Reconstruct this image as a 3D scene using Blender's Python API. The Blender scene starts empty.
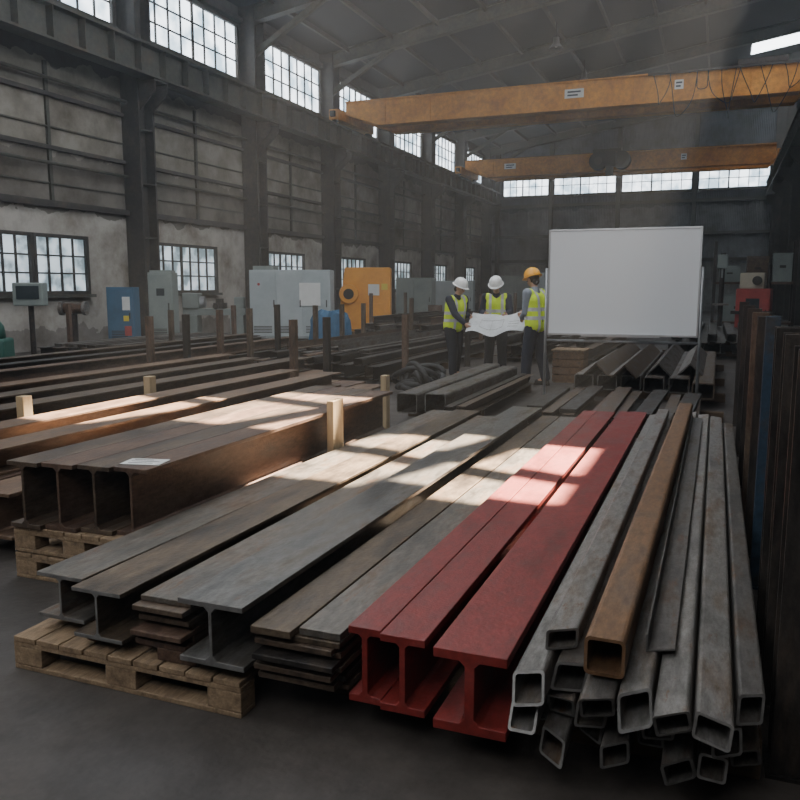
import bpy, bmesh, math, random
from mathutils import Vector, Matrix
random.seed(7)
C = bpy.context.collection
R = math.radians
RND = random.uniform

# ------------------------------------------------------------------ mesh builder
class MB:
    def __init__(s): s.v = []; s.f = []
    def add(s, vs, fs):
        o = len(s.v); s.v += [tuple(p) for p in vs]; s.f += [tuple(i+o for i in f) for f in fs]; return s
    def box(s, x0, x1, y0, y1, z0, z1):
        return s.add([(x0,y0,z0),(x1,y0,z0),(x1,y1,z0),(x0,y1,z0),(x0,y0,z1),(x1,y0,z1),(x1,y1,z1),(x0,y1,z1)],
                     [(0,3,2,1),(4,5,6,7),(0,1,5,4),(1,2,6,5),(2,3,7,6),(3,0,4,7)])
    def bar(s, p0, p1, w, h):
        p0 = Vector(p0); p1 = Vector(p1); d = (p1-p0).normalized()
        up = Vector((0,0,1)) if abs(d.z) < .95 else Vector((0,1,0))
        a = d.cross(up).normalized()*w/2; b = a.cross(d).normalized()*h/2
        vs = [p+q for p in (p0,p1) for q in (-a-b, a-b, a+b, -a+b)]
        return s.add(vs, [(0,1,2,3),(4,7,6,5),(0,4,5,1),(1,5,6,2),(2,6,7,3),(3,7,4,0)])
    def cyl(s, p0, p1, r0, r1=None, n=14):
        r1 = r0 if r1 is None else r1
        p0 = Vector(p0); p1 = Vector(p1); d = (p1-p0)
        if d.length < 1e-6: return s
        d.normalize(); up = Vector((0,0,1)) if abs(d.z) < .9 else Vector((1,0,0))
        a = d.cross(up).normalized(); b = a.cross(d)
        vs = []
        for p, r in ((p0,r0),(p1,r1)):
            for i in range(n):
                t = 2*math.pi*i/n; vs.append(p + (a*math.cos(t)+b*math.sin(t))*r)
        fs = [(i,(i+1)%n,n+(i+1)%n,n+i) for i in range(n)] + [tuple(range(n)), tuple(range(2*n-1,n-1,-1))]
        return s.add(vs, fs)
    def sph(s, c, r, n=14, m=9, rot=None):
        if not hasattr(r, '__len__'): r = (r,r,r)
        c = Vector(c); vs = []; fs = []
        for j in range(1, m):
            ph = math.pi*j/m
            for i in range(n):
                t = 2*math.pi*i/n
                q = Vector((r[0]*math.sin(ph)*math.cos(t), r[1]*math.sin(ph)*math.sin(t), r[2]*math.cos(ph)))
                if rot: q = rot @ q
                vs.append(c+q)
        top = Vector((0,0,r[2])); bot = Vector((0,0,-r[2]))
        if rot: top = rot @ top; bot = rot @ bot
        vs += [c+top, c+bot]; T = len(vs)-2; B = T+1
        for j in range(m-2):
            for i in range(n): fs.append((j*n+i, (j+1)*n+i, (j+1)*n+(i+1)%n, j*n+(i+1)%n))
        for i in range(n):
            fs.append((T, i, (i+1)%n)); fs.append((B, (m-2)*n+(i+1)%n, (m-2)*n+i))
        return s.add(vs, fs)
    def caps(s, p0, r0, p1, r1):
        s.cyl(p0, p1, r0, r1, 12); s.sph(p0, r0, 12, 8); s.sph(p1, r1, 12, 8); return s
    def path(s, pts, r, n=8):
        pts = [Vector(p) for p in pts]; vs = []; fs = []
        a = None
        for i, p in enumerate(pts):
            d = (pts[min(i+1,len(pts)-1)]-pts[max(i-1,0)]).normalized()
            if a is None:
                up = Vector((0,0,1)) if abs(d.z) < .9 else Vector((1,0,0)); a = d.cross(up).normalized()
            else: a = (a - d*a.dot(d)).normalized()
            b = a.cross(d)
            for k in range(n):
                t = 2*math.pi*k/n; vs.append(p+(a*math.cos(t)+b*math.sin(t))*r)
        for i in range(len(pts)-1):
            for k in range(n): fs.append((i*n+k, i*n+(k+1)%n, (i+1)*n+(k+1)%n, (i+1)*n+k))
        fs += [tuple(range(n)), tuple(range(len(vs)-1, len(vs)-n-1, -1))]
        return s.add(vs, fs)
    def prism(s, prof, y0, y1):
        n = len(prof)
        vs = [(x,y0,z) for x,z in prof]+[(x,y1,z) for x,z in prof]
        return s.add(vs, [(i,(i+1)%n,n+(i+1)%n,n+i) for i in range(n)]+[tuple(range(n-1,-1,-1)), tuple(range(n,2*n))])
    def hollow(s, o, i_, y0, y1):
        n = len(o); vs = []
        for y in (y0,y1): vs += [(x,y,z) for x,z in o]+[(x,y,z) for x,z in i_]
        fs = []
        for k in range(n):
            j = (k+1)%n
            fs += [(k,j,2*n+j,2*n+k), (n+j,n+k,3*n+k,3*n+j), (k,n+k,n+j,j), (2*n+k,2*n+j,3*n+j,3*n+k)]
        return s.add(vs, fs)
    def lathe(s, prof, n=20, c=(0,0,0), sx=1, sy=1):
        vs = []; fs = []; c = Vector(c); m = len(prof)
        for r, z in prof:
            for i in range(n):
                t = 2*math.pi*i/n; vs.append(c+Vector((r*sx*math.cos(t), r*sy*math.sin(t), z)))
        for j in range(m-1):
            for i in range(n): fs.append((j*n+i, j*n+(i+1)%n, (j+1)*n+(i+1)%n, (j+1)*n+i))
        fs += [tuple(range(n)), tuple(range(m*n-1, (m-1)*n-1, -1))]
        return s.add(vs, fs)
    def xf(s, M):
        s.v = [tuple(M @ Vector(p)) for p in s.v]; return s
    def build(s, name, mat, parent=None, loc=(0,0,0), rot=(0,0,0), smooth=False, bevel=0, recalc=True):
        me = bpy.data.meshes.new(name); me.from_pydata(s.v, [], s.f)
        if recalc:
            bm = bmesh.new(); bm.from_mesh(me); bmesh.ops.recalc_face_normals(bm, faces=bm.faces); bm.to_mesh(me); bm.free()
        me.materials.append(mat)
        o = bpy.data.objects.new(name, me); C.objects.link(o)
        o.location = loc; o.rotation_euler = rot
        if parent: o.parent = parent
        if smooth: me.shade_smooth()
        if bevel:
            b = o.modifiers.new('bevel', 'BEVEL'); b.width = bevel; b.segments = 2; b.limit_method = 'ANGLE'
        return o

def tag(o, label, cat, group=None):
    o['label'] = label; o['category'] = cat
    if group: o['group'] = group
    return o
def struct(o, label=None):
    o['kind'] = 'structure'
    if label: o['label'] = label
    return o
def thing(name, label, cat, loc=(0,0,0), rz=0, group=None):
    o = bpy.data.objects.new(name, None); C.objects.link(o); o.empty_display_size = .1
    o.location = loc; o.rotation_euler = (0,0,rz)
    return tag(o, label, cat, group)
ORD = ['first','second','third','fourth','fifth','sixth','seventh','eighth','ninth','tenth','eleventh','twelfth']

# ------------------------------------------------------------------ materials
def M(name, cols, scale=4, rough=.5, rough2=None, metal=0, bump=.15, stretch=(1,1,1), detail=6, fine=60, lo=.3, hi=.7, grit=0, spots=None):
    m = bpy.data.materials.new(name); m.use_nodes = True
    nt = m.node_tree; N = nt.nodes; L = nt.links; b = N['Principled BSDF']
    tc = N.new('ShaderNodeTexCoord'); oi = N.new('ShaderNodeObjectInfo')
    mp = N.new('ShaderNodeMapping'); mp.inputs['Scale'].default_value = stretch
    ad = N.new('ShaderNodeVectorMath'); ad.operation = 'ADD'
    mu = N.new('ShaderNodeMath'); mu.operation = 'MULTIPLY'; mu.inputs[1].default_value = 37.
    L.new(oi.outputs['Random'], mu.inputs[0]); L.new(tc.outputs['Object'], mp.inputs['Vector'])
    L.new(mp.outputs[0], ad.inputs[0]); L.new(mu.outputs[0], ad.inputs[1])
    n1 = N.new('ShaderNodeTexNoise'); n1.inputs['Scale'].default_value = scale; n1.inputs['Detail'].default_value = detail
    n1.inputs['Roughness'].default_value = .65
    L.new(ad.outputs[0], n1.inputs['Vector'])
    r = N.new('ShaderNodeValToRGB'); e = r.color_ramp.elements
    k = len(cols)
    e[0].position = lo; e[0].color = (*cols[0],1); e[1].position = hi; e[1].color = (*cols[-1],1)
    for i in range(1, k-1):
        q = e.new(lo+(hi-lo)*i/(k-1)); q.color = (*cols[i],1)
    L.new(n1.outputs['Fac'], r.inputs['Fac'])
    col = r.outputs['Color']
    if grit:
        n3 = N.new('ShaderNodeTexNoise'); n3.inputs['Scale'].default_value = scale*5; n3.inputs['Detail'].default_value = 8; n3.inputs['Roughness'].default_value = .75
        L.new(ad.outputs[0], n3.inputs['Vector'])
        r3 = N.new('ShaderNodeValToRGB'); q = r3.color_ramp.elements
        q[0].position = .36; q[0].color = (1-grit,1-grit*1.05,1-grit*1.1,1); q[1].position = .66; q[1].color = (1+grit*.5,1+grit*.5,1+grit*.5,1)
        L.new(n3.outputs['Fac'], r3.inputs['Fac'])
        mx = N.new('ShaderNodeMix'); mx.data_type = 'RGBA'; mx.blend_type = 'MULTIPLY'; mx.inputs[0].default_value = 1
        L.new(col, mx.inputs[6]); L.new(r3.outputs['Color'], mx.inputs[7]); col = mx.outputs[2]
    if spots:
        n4 = N.new('ShaderNodeTexNoise'); n4.inputs['Scale'].default_value = spots[1]; n4.inputs['Detail'].default_value = 10; n4.inputs['Roughness'].default_value = .8
        va = N.new('ShaderNodeVectorMath'); va.operation = 'ADD'; va.inputs[1].default_value = (9.1,3.3,5.7); L.new(ad.outputs[0], va.inputs[0]); L.new(va.outputs[0], n4.inputs['Vector'])
        r4 = N.new('ShaderNodeValToRGB'); q = r4.color_ramp.elements; q[0].position = spots[2]; q[0].color = (0,0,0,1); q[1].position = spots[2]+.07; q[1].color = (.8,.8,.8,1)
        L.new(n4.outputs['Fac'], r4.inputs['Fac'])
        mx = N.new('ShaderNodeMix'); mx.data_type = 'RGBA'; mx.inputs[7].default_value = (*spots[0],1)
        L.new(r4.outputs['Color'], mx.inputs[0]); L.new(col, mx.inputs[6]); col = mx.outputs[2]
    L.new(col, b.inputs['Base Color'])
    n2 = N.new('ShaderNodeTexNoise'); n2.inputs['Scale'].default_value = fine; n2.inputs['Detail'].default_value = 3
    L.new(tc.outputs['Object'], n2.inputs['Vector'])
    bp = N.new('ShaderNodeBump'); bp.inputs['Strength'].default_value = bump; bp.inputs['Distance'].default_value = .01
    L.new(n2.outputs['Fac'], bp.inputs['Height']); L.new(bp.outputs[0], b.inputs['Normal'])
    mr = N.new('ShaderNodeMapRange'); mr.inputs['From Min'].default_value = .3; mr.inputs['From Max'].default_value = .7
    mr.inputs['To Min'].default_value = rough; mr.inputs['To Max'].default_value = rough if rough2 is None else rough2
    L.new(n1.outputs['Fac'], mr.inputs['Value']); L.new(mr.outputs[0], b.inputs['Roughness'])
    b.inputs['Metallic'].default_value = metal
    return m
S = (3,.8,3)
m_rust   = M('rusty brown steel', [(.05,.033,.026),(.12,.072,.049),(.17,.11,.076)], 3, .45, .68, .25, .25, S, grit=.38, spots=((.20,.09,.045),5,.60))
m_brown  = M('mill scale brown steel', [(.045,.035,.029),(.105,.073,.051),(.16,.12,.083)], 3, .4, .6, .35, .2, S, grit=.38, spots=((.16,.08,.038),5,.60))
m_warm   = M('warm brown steel', [(.075,.048,.032),(.16,.10,.063),(.22,.15,.10)], 3, .45, .65, .25, .2, S, grit=.35)
m_dark   = M('dark steel', [(.016,.015,.014),(.040,.034,.030),(.072,.053,.040)], 4, .42, .62, .4, .15, S, grit=.3)
m_grey   = M('grey steel', [(.08,.077,.073),(.18,.172,.16),(.13,.10,.072)], 2.5, .28, .46, .6, .12, S, grit=.34, spots=((.15,.075,.035),4,.58))
m_mix    = M('grey steel with rust bloom', [(.08,.074,.067),(.17,.152,.13),(.15,.092,.055)], 2.5, .34, .54, .5, .15, S, grit=.38, spots=((.16,.08,.04),4,.57))
m_flat   = M('brown flat bar steel', [(.050,.040,.031),(.115,.085,.058),(.165,.122,.08)], 3, .36, .58, .42, .2, S, grit=.40, spots=((.17,.085,.04),5,.59))
m_red    = M('red primer paint', [(.12,.014,.011),(.195,.020,.016),(.225,.031,.025)], 3, .42, .62, 0, .2, (2,.8,2), grit=.28, spots=((.10,.035,.03),9,.62))
m_tube   = M('bare grey tube steel', [(.12,.115,.108),(.26,.245,.23),(.17,.118,.08)], 3, .32, .5, .5, .1, S, grit=.38, spots=((.17,.085,.04),4,.57))
m_tubed  = M('dark tube steel', [(.06,.057,.054),(.145,.135,.125),(.10,.07,.047)], 3, .36, .56, .5, .1, S, grit=.38, spots=((.14,.07,.035),4,.57))
m_tuber  = M('brown rust tube steel', [(.11,.060,.03),(.21,.115,.058),(.16,.11,.078)], 3, .46, .64, .3, .15, S, grit=.35)
m_cut    = M('sawn bright steel end', [(.13,.122,.115),(.27,.26,.245)], 14, .35, .5, .5, .1)
m_pallet = M('weathered pallet wood', [(.12,.078,.045),(.25,.17,.10),(.33,.235,.14)], 3, .75, .9, 0, .35, (6,1.2,6), grit=.3)
m_stake  = M('pale timber', [(.34,.25,.14),(.46,.35,.21)], 4, .7, .8, 0, .2, (4,4,.7))
m_bearer = M('dark timber', [(.05,.033,.02),(.11,.07,.04)], 4, .8, .9, 0, .3, (1,5,5))
m_col    = M('dark painted column steel', [(.022,.020,.018),(.046,.041,.036),(.082,.063,.048)], 2, .55, .75, .1, .15, grit=.3)
m_run    = M('runway girder paint', [(.034,.035,.029),(.064,.064,.051),(.095,.073,.050)], 1.5, .55, .75, .1, .15, grit=.3)
m_orange = M('crane orange paint', [(.40,.155,.022),(.58,.245,.035),(.66,.30,.06)], 1.2, .55, .7, 0, .08, grit=.28)
m_roof   = M('roof sheeting', [(.014,.015,.017),(.022,.024,.027)], .4, .75, .85, 0, .05)
m_alu    = M('aluminium', [(.45,.46,.47),(.55,.56,.57)], 5, .3, .4, .8, .03)
m_zinc   = M('galvanised tube', [(.28,.29,.30),(.42,.43,.44)], 6, .35, .45, .6, .05)
m_board  = M('whiteboard enamel', [(.82,.845,.87),(.85,.875,.90)], 1, .35, .4, 0, .0)
m_black  = M('black rubber', [(.007,.007,.008),(.016,.016,.016)], 8, .6, .75, 0, .1)
m_blue   = M('blue cabinet paint', [(.03,.085,.15),(.045,.125,.21)], 3, .45, .6, 0, .05)
m_lgrey  = M('light grey enamel', [(.30,.34,.35),(.40,.44,.45)], 1.5, .4, .55, 0, .03)
m_ggreen = M('grey green enamel', [(.16,.19,.18),(.24,.27,.25)], 2, .45, .6, 0, .05)
m_green  = M('machine green paint', [(.02,.08,.06),(.03,.11,.085)], 3, .45, .6, 0, .08)
m_omach  = M('machine orange paint', [(.64,.25,.02),(.80,.34,.03)], 2, .4, .55, 0, .04)
m_mred   = M('faded red machine paint', [(.28,.035,.03),(.42,.06,.05)], 3, .45, .6, 0, .08)
m_beige  = M('beige enamel', [(.38,.34,.26),(.48,.43,.33)], 3, .45, .6, 0, .05)
m_sign_y = M('yellow sign', [(.65,.5,.05),(.7,.55,.06)], 5, .5)
m_sign_w = M('white paper', [(.60,.60,.58),(.68,.68,.66)], 5, .7, .8, 0, .05)
m_draw   = M('creased drawing paper', [(.42,.43,.44),(.58,.59,.60)], 6, .7, .8, 0, .5, fine=9)
m_ink    = M('ink', [(.03,.03,.04),(.05,.05,.06)], 5, .7)
m_bluep  = M('blue painted post', [(.016,.032,.055),(.022,.048,.08),(.05,.04,.032)], 4, .45, .6, .1, .1, grit=.3)
m_skin   = M('skin', [(.42,.23,.15),(.50,.29,.20)], 6, .5, .6, 0, .03)
m_hair   = M('dark hair', [(.015,.011,.009),(.03,.02,.015)], 40, .6, .7, 0, .3)
m_navy   = M('navy cloth', [(.007,.011,.024),(.013,.019,.038)], 12, .85, .9, 0, .2)
m_charc  = M('charcoal navy cloth', [(.007,.009,.015),(.013,.016,.024)], 12, .85, .9, 0, .2)
m_gshirt = M('pale grey blue cloth', [(.20,.23,.27),(.27,.30,.35)], 12, .85, .9, 0, .2)
m_boot   = M('boot leather', [(.012,.010,.009),(.03,.022,.016)], 12, .5, .7, 0, .1)
m_hwhite = M('white helmet plastic', [(.80,.80,.78),(.85,.85,.83)], 3, .3, .35, 0, 0)
m_horang = M('orange yellow helmet plastic', [(.9,.40,.02),(.95,.46,.03)], 3, .3, .35, 0, 0)
m_glassd = M('dark screen', [(.02,.03,.035),(.04,.05,.055)], 3, .15)
m_lamp   = M('lamp housing', [(.12,.12,.12),(.2,.2,.2)], 5, .4, .5, .5, 0)
m_tarp   = M('blue tarpaulin', [(.015,.075,.15),(.035,.12,.23)], 5, .55, .7, 0, .5, fine=8)

def floor_mat():
    return M('worn workshop floor', [(.026,.022,.020),(.055,.046,.040),(.085,.070,.060)], .8, .45, .75, 0, .25, (1,1,1), 8, 25, grit=.4)
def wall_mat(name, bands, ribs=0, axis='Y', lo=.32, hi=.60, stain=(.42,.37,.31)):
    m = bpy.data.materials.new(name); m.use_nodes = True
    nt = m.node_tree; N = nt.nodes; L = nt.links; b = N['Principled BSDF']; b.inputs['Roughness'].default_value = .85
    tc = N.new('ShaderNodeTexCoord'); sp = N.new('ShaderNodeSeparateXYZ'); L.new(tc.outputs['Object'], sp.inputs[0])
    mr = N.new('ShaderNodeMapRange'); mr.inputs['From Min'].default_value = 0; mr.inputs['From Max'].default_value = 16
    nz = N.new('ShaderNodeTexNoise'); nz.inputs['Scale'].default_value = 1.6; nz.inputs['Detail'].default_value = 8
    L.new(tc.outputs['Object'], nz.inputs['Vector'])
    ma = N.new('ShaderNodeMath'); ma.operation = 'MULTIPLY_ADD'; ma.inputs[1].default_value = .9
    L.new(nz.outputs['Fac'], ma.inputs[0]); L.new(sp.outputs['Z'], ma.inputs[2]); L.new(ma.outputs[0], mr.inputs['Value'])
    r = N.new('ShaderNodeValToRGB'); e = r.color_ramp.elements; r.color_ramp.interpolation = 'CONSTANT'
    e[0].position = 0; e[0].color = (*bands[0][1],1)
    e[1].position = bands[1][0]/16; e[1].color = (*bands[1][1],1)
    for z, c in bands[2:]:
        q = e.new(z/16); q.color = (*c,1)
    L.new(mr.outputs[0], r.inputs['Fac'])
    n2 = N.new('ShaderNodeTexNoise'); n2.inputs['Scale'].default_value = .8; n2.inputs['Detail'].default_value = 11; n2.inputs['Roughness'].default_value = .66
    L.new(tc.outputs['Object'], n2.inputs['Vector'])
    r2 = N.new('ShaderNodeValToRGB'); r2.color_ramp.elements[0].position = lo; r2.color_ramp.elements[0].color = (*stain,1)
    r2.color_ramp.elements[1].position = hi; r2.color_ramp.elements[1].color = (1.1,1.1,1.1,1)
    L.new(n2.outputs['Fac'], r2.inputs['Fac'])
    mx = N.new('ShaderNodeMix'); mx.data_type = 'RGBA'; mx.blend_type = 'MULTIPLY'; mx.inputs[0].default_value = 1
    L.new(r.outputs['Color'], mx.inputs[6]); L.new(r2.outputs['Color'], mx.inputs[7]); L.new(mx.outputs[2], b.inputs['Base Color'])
    if ribs:
        w = N.new('ShaderNodeTexWave'); w.bands_direction = axis; w.inputs['Scale'].default_value = ribs; L.new(tc.outputs['Object'], w.inputs['Vector'])
        bp = N.new('ShaderNodeBump'); bp.inputs['Strength'].default_value = .6; bp.inputs['Distance'].default_value = .04
        L.new(w.outputs['Fac'], bp.inputs['Height']); L.new(bp.outputs[0], b.inputs['Normal'])
    return m
def glow(name, c1, c2, st, scale=1.2):
    m = bpy.data.materials.new(name); m.use_nodes = True; nt = m.node_tree; N = nt.nodes; L = nt.links
    b = N['Principled BSDF']; b.inputs['Roughness'].default_value = .3; b.inputs['Base Color'].default_value = (.3,.33,.36,1)
    tc = N.new('ShaderNodeTexCoord'); n = N.new('ShaderNodeTexNoise'); n.inputs['Scale'].default_value = scale; n.inputs['Detail'].default_value = 7
    L.new(tc.outputs['Object'], n.inputs['Vector'])
    r = N.new('ShaderNodeValToRGB'); r.color_ramp.elements[0].position = .38; r.color_ramp.elements[0].color = (*c1,1)
    r.color_ramp.elements[1].position = .58; r.color_ramp.elements[1].color = (*c2,1)
    L.new(n.outputs['Fac'], r.inputs['Fac']); L.new(r.outputs['Color'], b.inputs['Emission Color']); b.inputs['Emission Strength'].default_value = st
    return m
m_paneU = glow('bright dusty daylit glass', (.30,.40,.48), (.86,.93,1.), 4.6)
m_paneL = glow('dusty low daylit glass', (.10,.15,.17), (.60,.70,.76), 1.3, 2.0)
m_paneS = glow('skylight and fill glazing', (.85,.9,.95), (.92,.97,1.), 8.)
m_fillR = glow('added right wall fill glow', (.85,.9,.95), (.92,.97,1.), 9.)  # glow for the added off-frame panes that brighten the left wall
m_floor = floor_mat()
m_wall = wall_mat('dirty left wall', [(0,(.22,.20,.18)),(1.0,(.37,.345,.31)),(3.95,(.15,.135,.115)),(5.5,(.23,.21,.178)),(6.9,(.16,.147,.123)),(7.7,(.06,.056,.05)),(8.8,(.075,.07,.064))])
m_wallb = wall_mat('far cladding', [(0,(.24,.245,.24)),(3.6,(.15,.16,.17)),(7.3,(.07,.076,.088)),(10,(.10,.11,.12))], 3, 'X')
m_wallr = wall_mat('right cladding', [(0,(.11,.11,.11)),(3.5,(.07,.07,.07))], 3, 'Y')

# ------------------------------------------------------------------ room shell
XL, XR, YF, YB = -16., 3.6, -8., 57.
zr = lambda x: 11.2 + .155*(x+16)
struct(MB().box(XL-.3, XR+.3, YF-.3, YB+.3, -.2, 0).build('floor', m_floor))
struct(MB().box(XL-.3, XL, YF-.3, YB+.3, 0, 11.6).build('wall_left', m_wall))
struct(MB().box(XR, XR+.3, YF-.3, YB+.3, 0, 14.6).build('wall_right', m_wallr))
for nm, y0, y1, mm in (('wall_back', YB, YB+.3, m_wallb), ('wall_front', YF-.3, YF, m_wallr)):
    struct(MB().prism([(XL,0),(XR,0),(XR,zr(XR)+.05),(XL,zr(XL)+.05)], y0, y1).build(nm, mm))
HX0, HX1, HY0, HY1 = -.95, 2.65, 11.75, 13.3  # unseen roof opening, placed and sized to shape the sun patch
mb = MB()
def roofslab(x0, x1, y0, y1):
    mb.add([(x0,y0,zr(x0)),(x1,y0,zr(x1)),(x1,y1,zr(x1)),(x0,y1,zr(x0)),(x0,y0,zr(x0)+.12),(x1,y0,zr(x1)+.12),(x1,y1,zr(x1)+.12),(x0,y1,zr(x0)+.12)],
           [(0,3,2,1),(4,5,6,7),(0,1,5,4),(1,2,6,5),(2,3,7,6),(3,0,4,7)])
roofslab(XL-.3, HX0, YF-.3, YB+.3); roofslab(HX1, XR+.3, YF-.3, YB+.3)
roofslab(HX0, HX1, YF-.3, HY0); roofslab(HX0, HX1, HY1, YB+.3)
struct(mb.build('ceiling', m_roof))
mb = MB()
for x in (.05, 1.05, 1.95):
    mb.bar((x-.2,HY0,zr(x)+.06), (x+.25,HY1,zr(x)+.06), .18, .1)
mb.bar((HX0,12.95,zr(HX0)+.05), (HX1,12.2,zr(HX1)+.05), .16, .08)
struct(mb.build('sun_patch_bars', m_col))  # unseen bars added across the opening to split the sun patch

nwin = [0]
def window(wall, a0, a1, z0, z1, cols, rows, pane):
    nwin[0] += 1
    w = bpy.data.objects.new('window_%d' % nwin[0], None); C.objects.link(w); w['kind'] = 'structure'
    fr = MB(); pn = MB()
    def bx(m, u0, u1, v0, v1, d0, d1):
        if wall == 'L': m.box(XL+d0, XL+d1, u0, u1, v0, v1)
        elif wall == 'R': m.box(XR-d1, XR-d0, u0, u1, v0, v1)
        else: m.box(u0, u1, YB-d1, YB-d0, v0, v1)
    t = .09
    bx(fr,a0-t,a1+t,z0-t,z0,.0,.14); bx(fr,a0-t,a1+t,z1,z1+t,.0,.14); bx(fr,a0-t,a0,z0,z1,.0,.14); bx(fr,a1,a1+t,z0,z1,.0,.14)
    for i in range(1, cols):
        u = a0+(a1-a0)*i/cols; q = .045 if (cols > 4 and i == cols//2) else .022; bx(fr,u-q,u+q,z0,z1,.02,.09)
    for j in range(1, rows):
        v = z0+(z1-z0)*j/rows; bx(fr,a0,a1,v-.02,v+.02,.02,.085)
    bx(pn,a0,a1,z0,z1,.0,.04)
    fr.build('window_frame', m_col, w); pn.build('pane', pane, w)
    sl = MB(); bx(sl,a0-.2,a1+.2,z0-.17,z0-.09,.0,.22); sl.build('window_sill', m_run, w)
cols_y = [0.7, 6.9, 13.1, 19.3, 25.5, 31.6, 37.8, 44.0, 50.2, 56.4]
for y in cols_y[1:-1]:
    window('L', y+.65, y+5.55, 8.75, 10.45, 8, 3, m_paneU)
for i, y in enumerate(cols_y[2:-1]):
    if i == 0:
        window('L', y+.6, y+2.2, 1.5, 2.85, 4, 3, m_paneL); window('L', y+2.4, y+4.1, 1.5, 2.85, 4, 3, m_paneL)
    else: window('L', y+.75, y+3.9, 1.5, 2.85, 7, 3, m_paneL)
for a, b in ((-14.6,-11.45),(-11.0,-6.9),(-6.45,-2.07),(-1.6,2.55)):
    window('B', a, b, 7.95, 9.15, 7, 2, m_paneU)
for y in cols_y[1:5]:
    window('R', y+.65, y+5.55, 9.2, 12.2, 8, 3, m_fillR)  # unseen windows, added as fill light for the opposite wall
mb = MB()
for z in (3.3, 5.0, 7.1, 9.9): mb.box(XL, XR, YB-.22, YB, z, z+.2)
for x in (-15.0,-11.22,-6.68,-1.84,2.9): mb.box(x-.13, x+.13, YB-.35, YB-.0, 0, zr(x)-.3)
struct(mb.build('trim_2', m_col))
def column(x, y, side, top):
    mb = MB()
    mb.box(x-.3,x+.3,y-.34,y-.27,0,top); mb.box(x-.3,x+.3,y+.27,y+.34,0,top); mb.box(x-.02,x+.02,y-.26,y+.26,0,top)
    mb.box(x-.3,x-.26,y-.3,y+.3,0,top) if side > 0 else mb.box(x+.26,x+.3,y-.3,y+.3,0,top)
    for z in (1.5,3,4.5,6): mb.box(x-.28,x+.28,y-.28,y+.28,z,z+.04)
    x1 = x+.3*side; x2 = x+.85*side
    for yy in (y-.28,y+.25):
        mb.add([(x1,yy,6.5),(x2,yy,7.0),(x2,yy,7.3),(x1,yy,7.3),(x1,yy+.04,6.5),(x2,yy+.04,7.0),(x2,yy+.04,7.3),(x1,yy+.04,7.3)],
               [(0,3,2,1),(4,5,6,7),(0,1,5,4),(1,2,6,5),(2,3,7,6),(3,0,4,7)])
    mb.box(min(x1,x2), max(x1,x2), y-.3, y+.3, 7.26, 7.32)
    struct(mb.build('steel_column', m_col), 'dark riveted steel column carrying the crane runway')
for y in cols_y:
    column(XL+.32, y, 1, zr(XL)-.02); column(XR-.32, y, -1, zr(XR)-.15)
for x, nm in ((XL+.98, 'left'), (XR-.98, 'right')):
    mb = MB(); y0 = YF+.2; y1 = YB-.1
    mb.box(x-.25,x+.25,y0,y1,7.32,7.38); mb.box(x-.02,x+.02,y0,y1,7.38,8.12); mb.box(x-.25,x+.25,y0,y1,8.12,8.18); mb.box(x-.05,x+.05,y0,y1,8.18,8.28)
    y = y0+.5
    while y < y1: mb.box(x-.23,x+.23,y,y+.03,7.38,8.12); y += 1.03
    struct(mb.build('crane_runway', m_run), 'dark crane runway girder along the %s wall' % nm)
mb = MB()
for z, d, h in ((3.62,.16,.16),(5.05,.12,.1),(6.35,.12,.1),(8.42,.2,.18),(10.65,.2,.15)):
    mb.box(XL, XL+d, YF, YB, z, z+h)
struct(mb.build('trim_3', m_col))
mb = MB()
for z, xo in ((4.7,.12),(6.75,.16)): mb.cyl((XL+xo+.05,YF+.1,z),(XL+xo+.05,YB-.1,z),.045,n=10)
struct(mb.build('trim_4', m_run))
mb = MB()
for z in (4.2,5.6): mb.box(XL, XL+.05, YF, YB, z, z+.04)
for y in cols_y[2:-1]: mb.box(XL,XL+.07,y+3.1-.05,y+3.1+.05,3.7,7.2)
struct(mb.build('trim_5', m_run))
for y in cols_y[1:]:
    mb = MB()
    mb.bar((XL,y,zr(XL)-.28),(XR,y,zr(XR)-.28),.04,.50); mb.bar((XL,y,zr(XL)-.03),(XR,y,zr(XR)-.03),.34,.05); mb.bar((XL,y,zr(XL)-.54),(XR,y,zr(XR)-.54),.34,.05)
    mb.bar((XL+.3,y,9.6),(XL+3.2,y,zr(XL+3.2)-.5),.18,.18)
    struct(mb.build('rafter', m_run))
mb = MB()
x = XL+1.2
while x < XR:
    if not (HX0-.1 < x < HX1+.1): mb.bar((x,YF,zr(x)-.08),(x,YB,zr(x)-.08),.1,.18)
    x += 1.95
struct(mb.build('purlin', m_col))
for (a,b,c,d) in ((.9,3.3,44.6,48.2),(.9,3.3,51,54),(-15,-12,-4,2),(-9,-5,-2,4),(-10,-6,14,18.0)):  # panes above and behind the camera are unseen, added for fill light
    nwin[0] += 1; e = .05
    mb = MB(); mb.add([(a,c,zr(a)-e),(b,c,zr(b)-e),(b,d,zr(b)-e),(a,d,zr(a)-e),(a,c,zr(a)+.01),(b,c,zr(b)+.01),(b,d,zr(b)+.01),(a,d,zr(a)+.01)],
           [(0,3,2,1),(4,5,6,7),(0,1,5,4),(1,2,6,5),(2,3,7,6),(3,0,4,7)])
    struct(mb.build('window_%d' % nwin[0], m_paneS))

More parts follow.
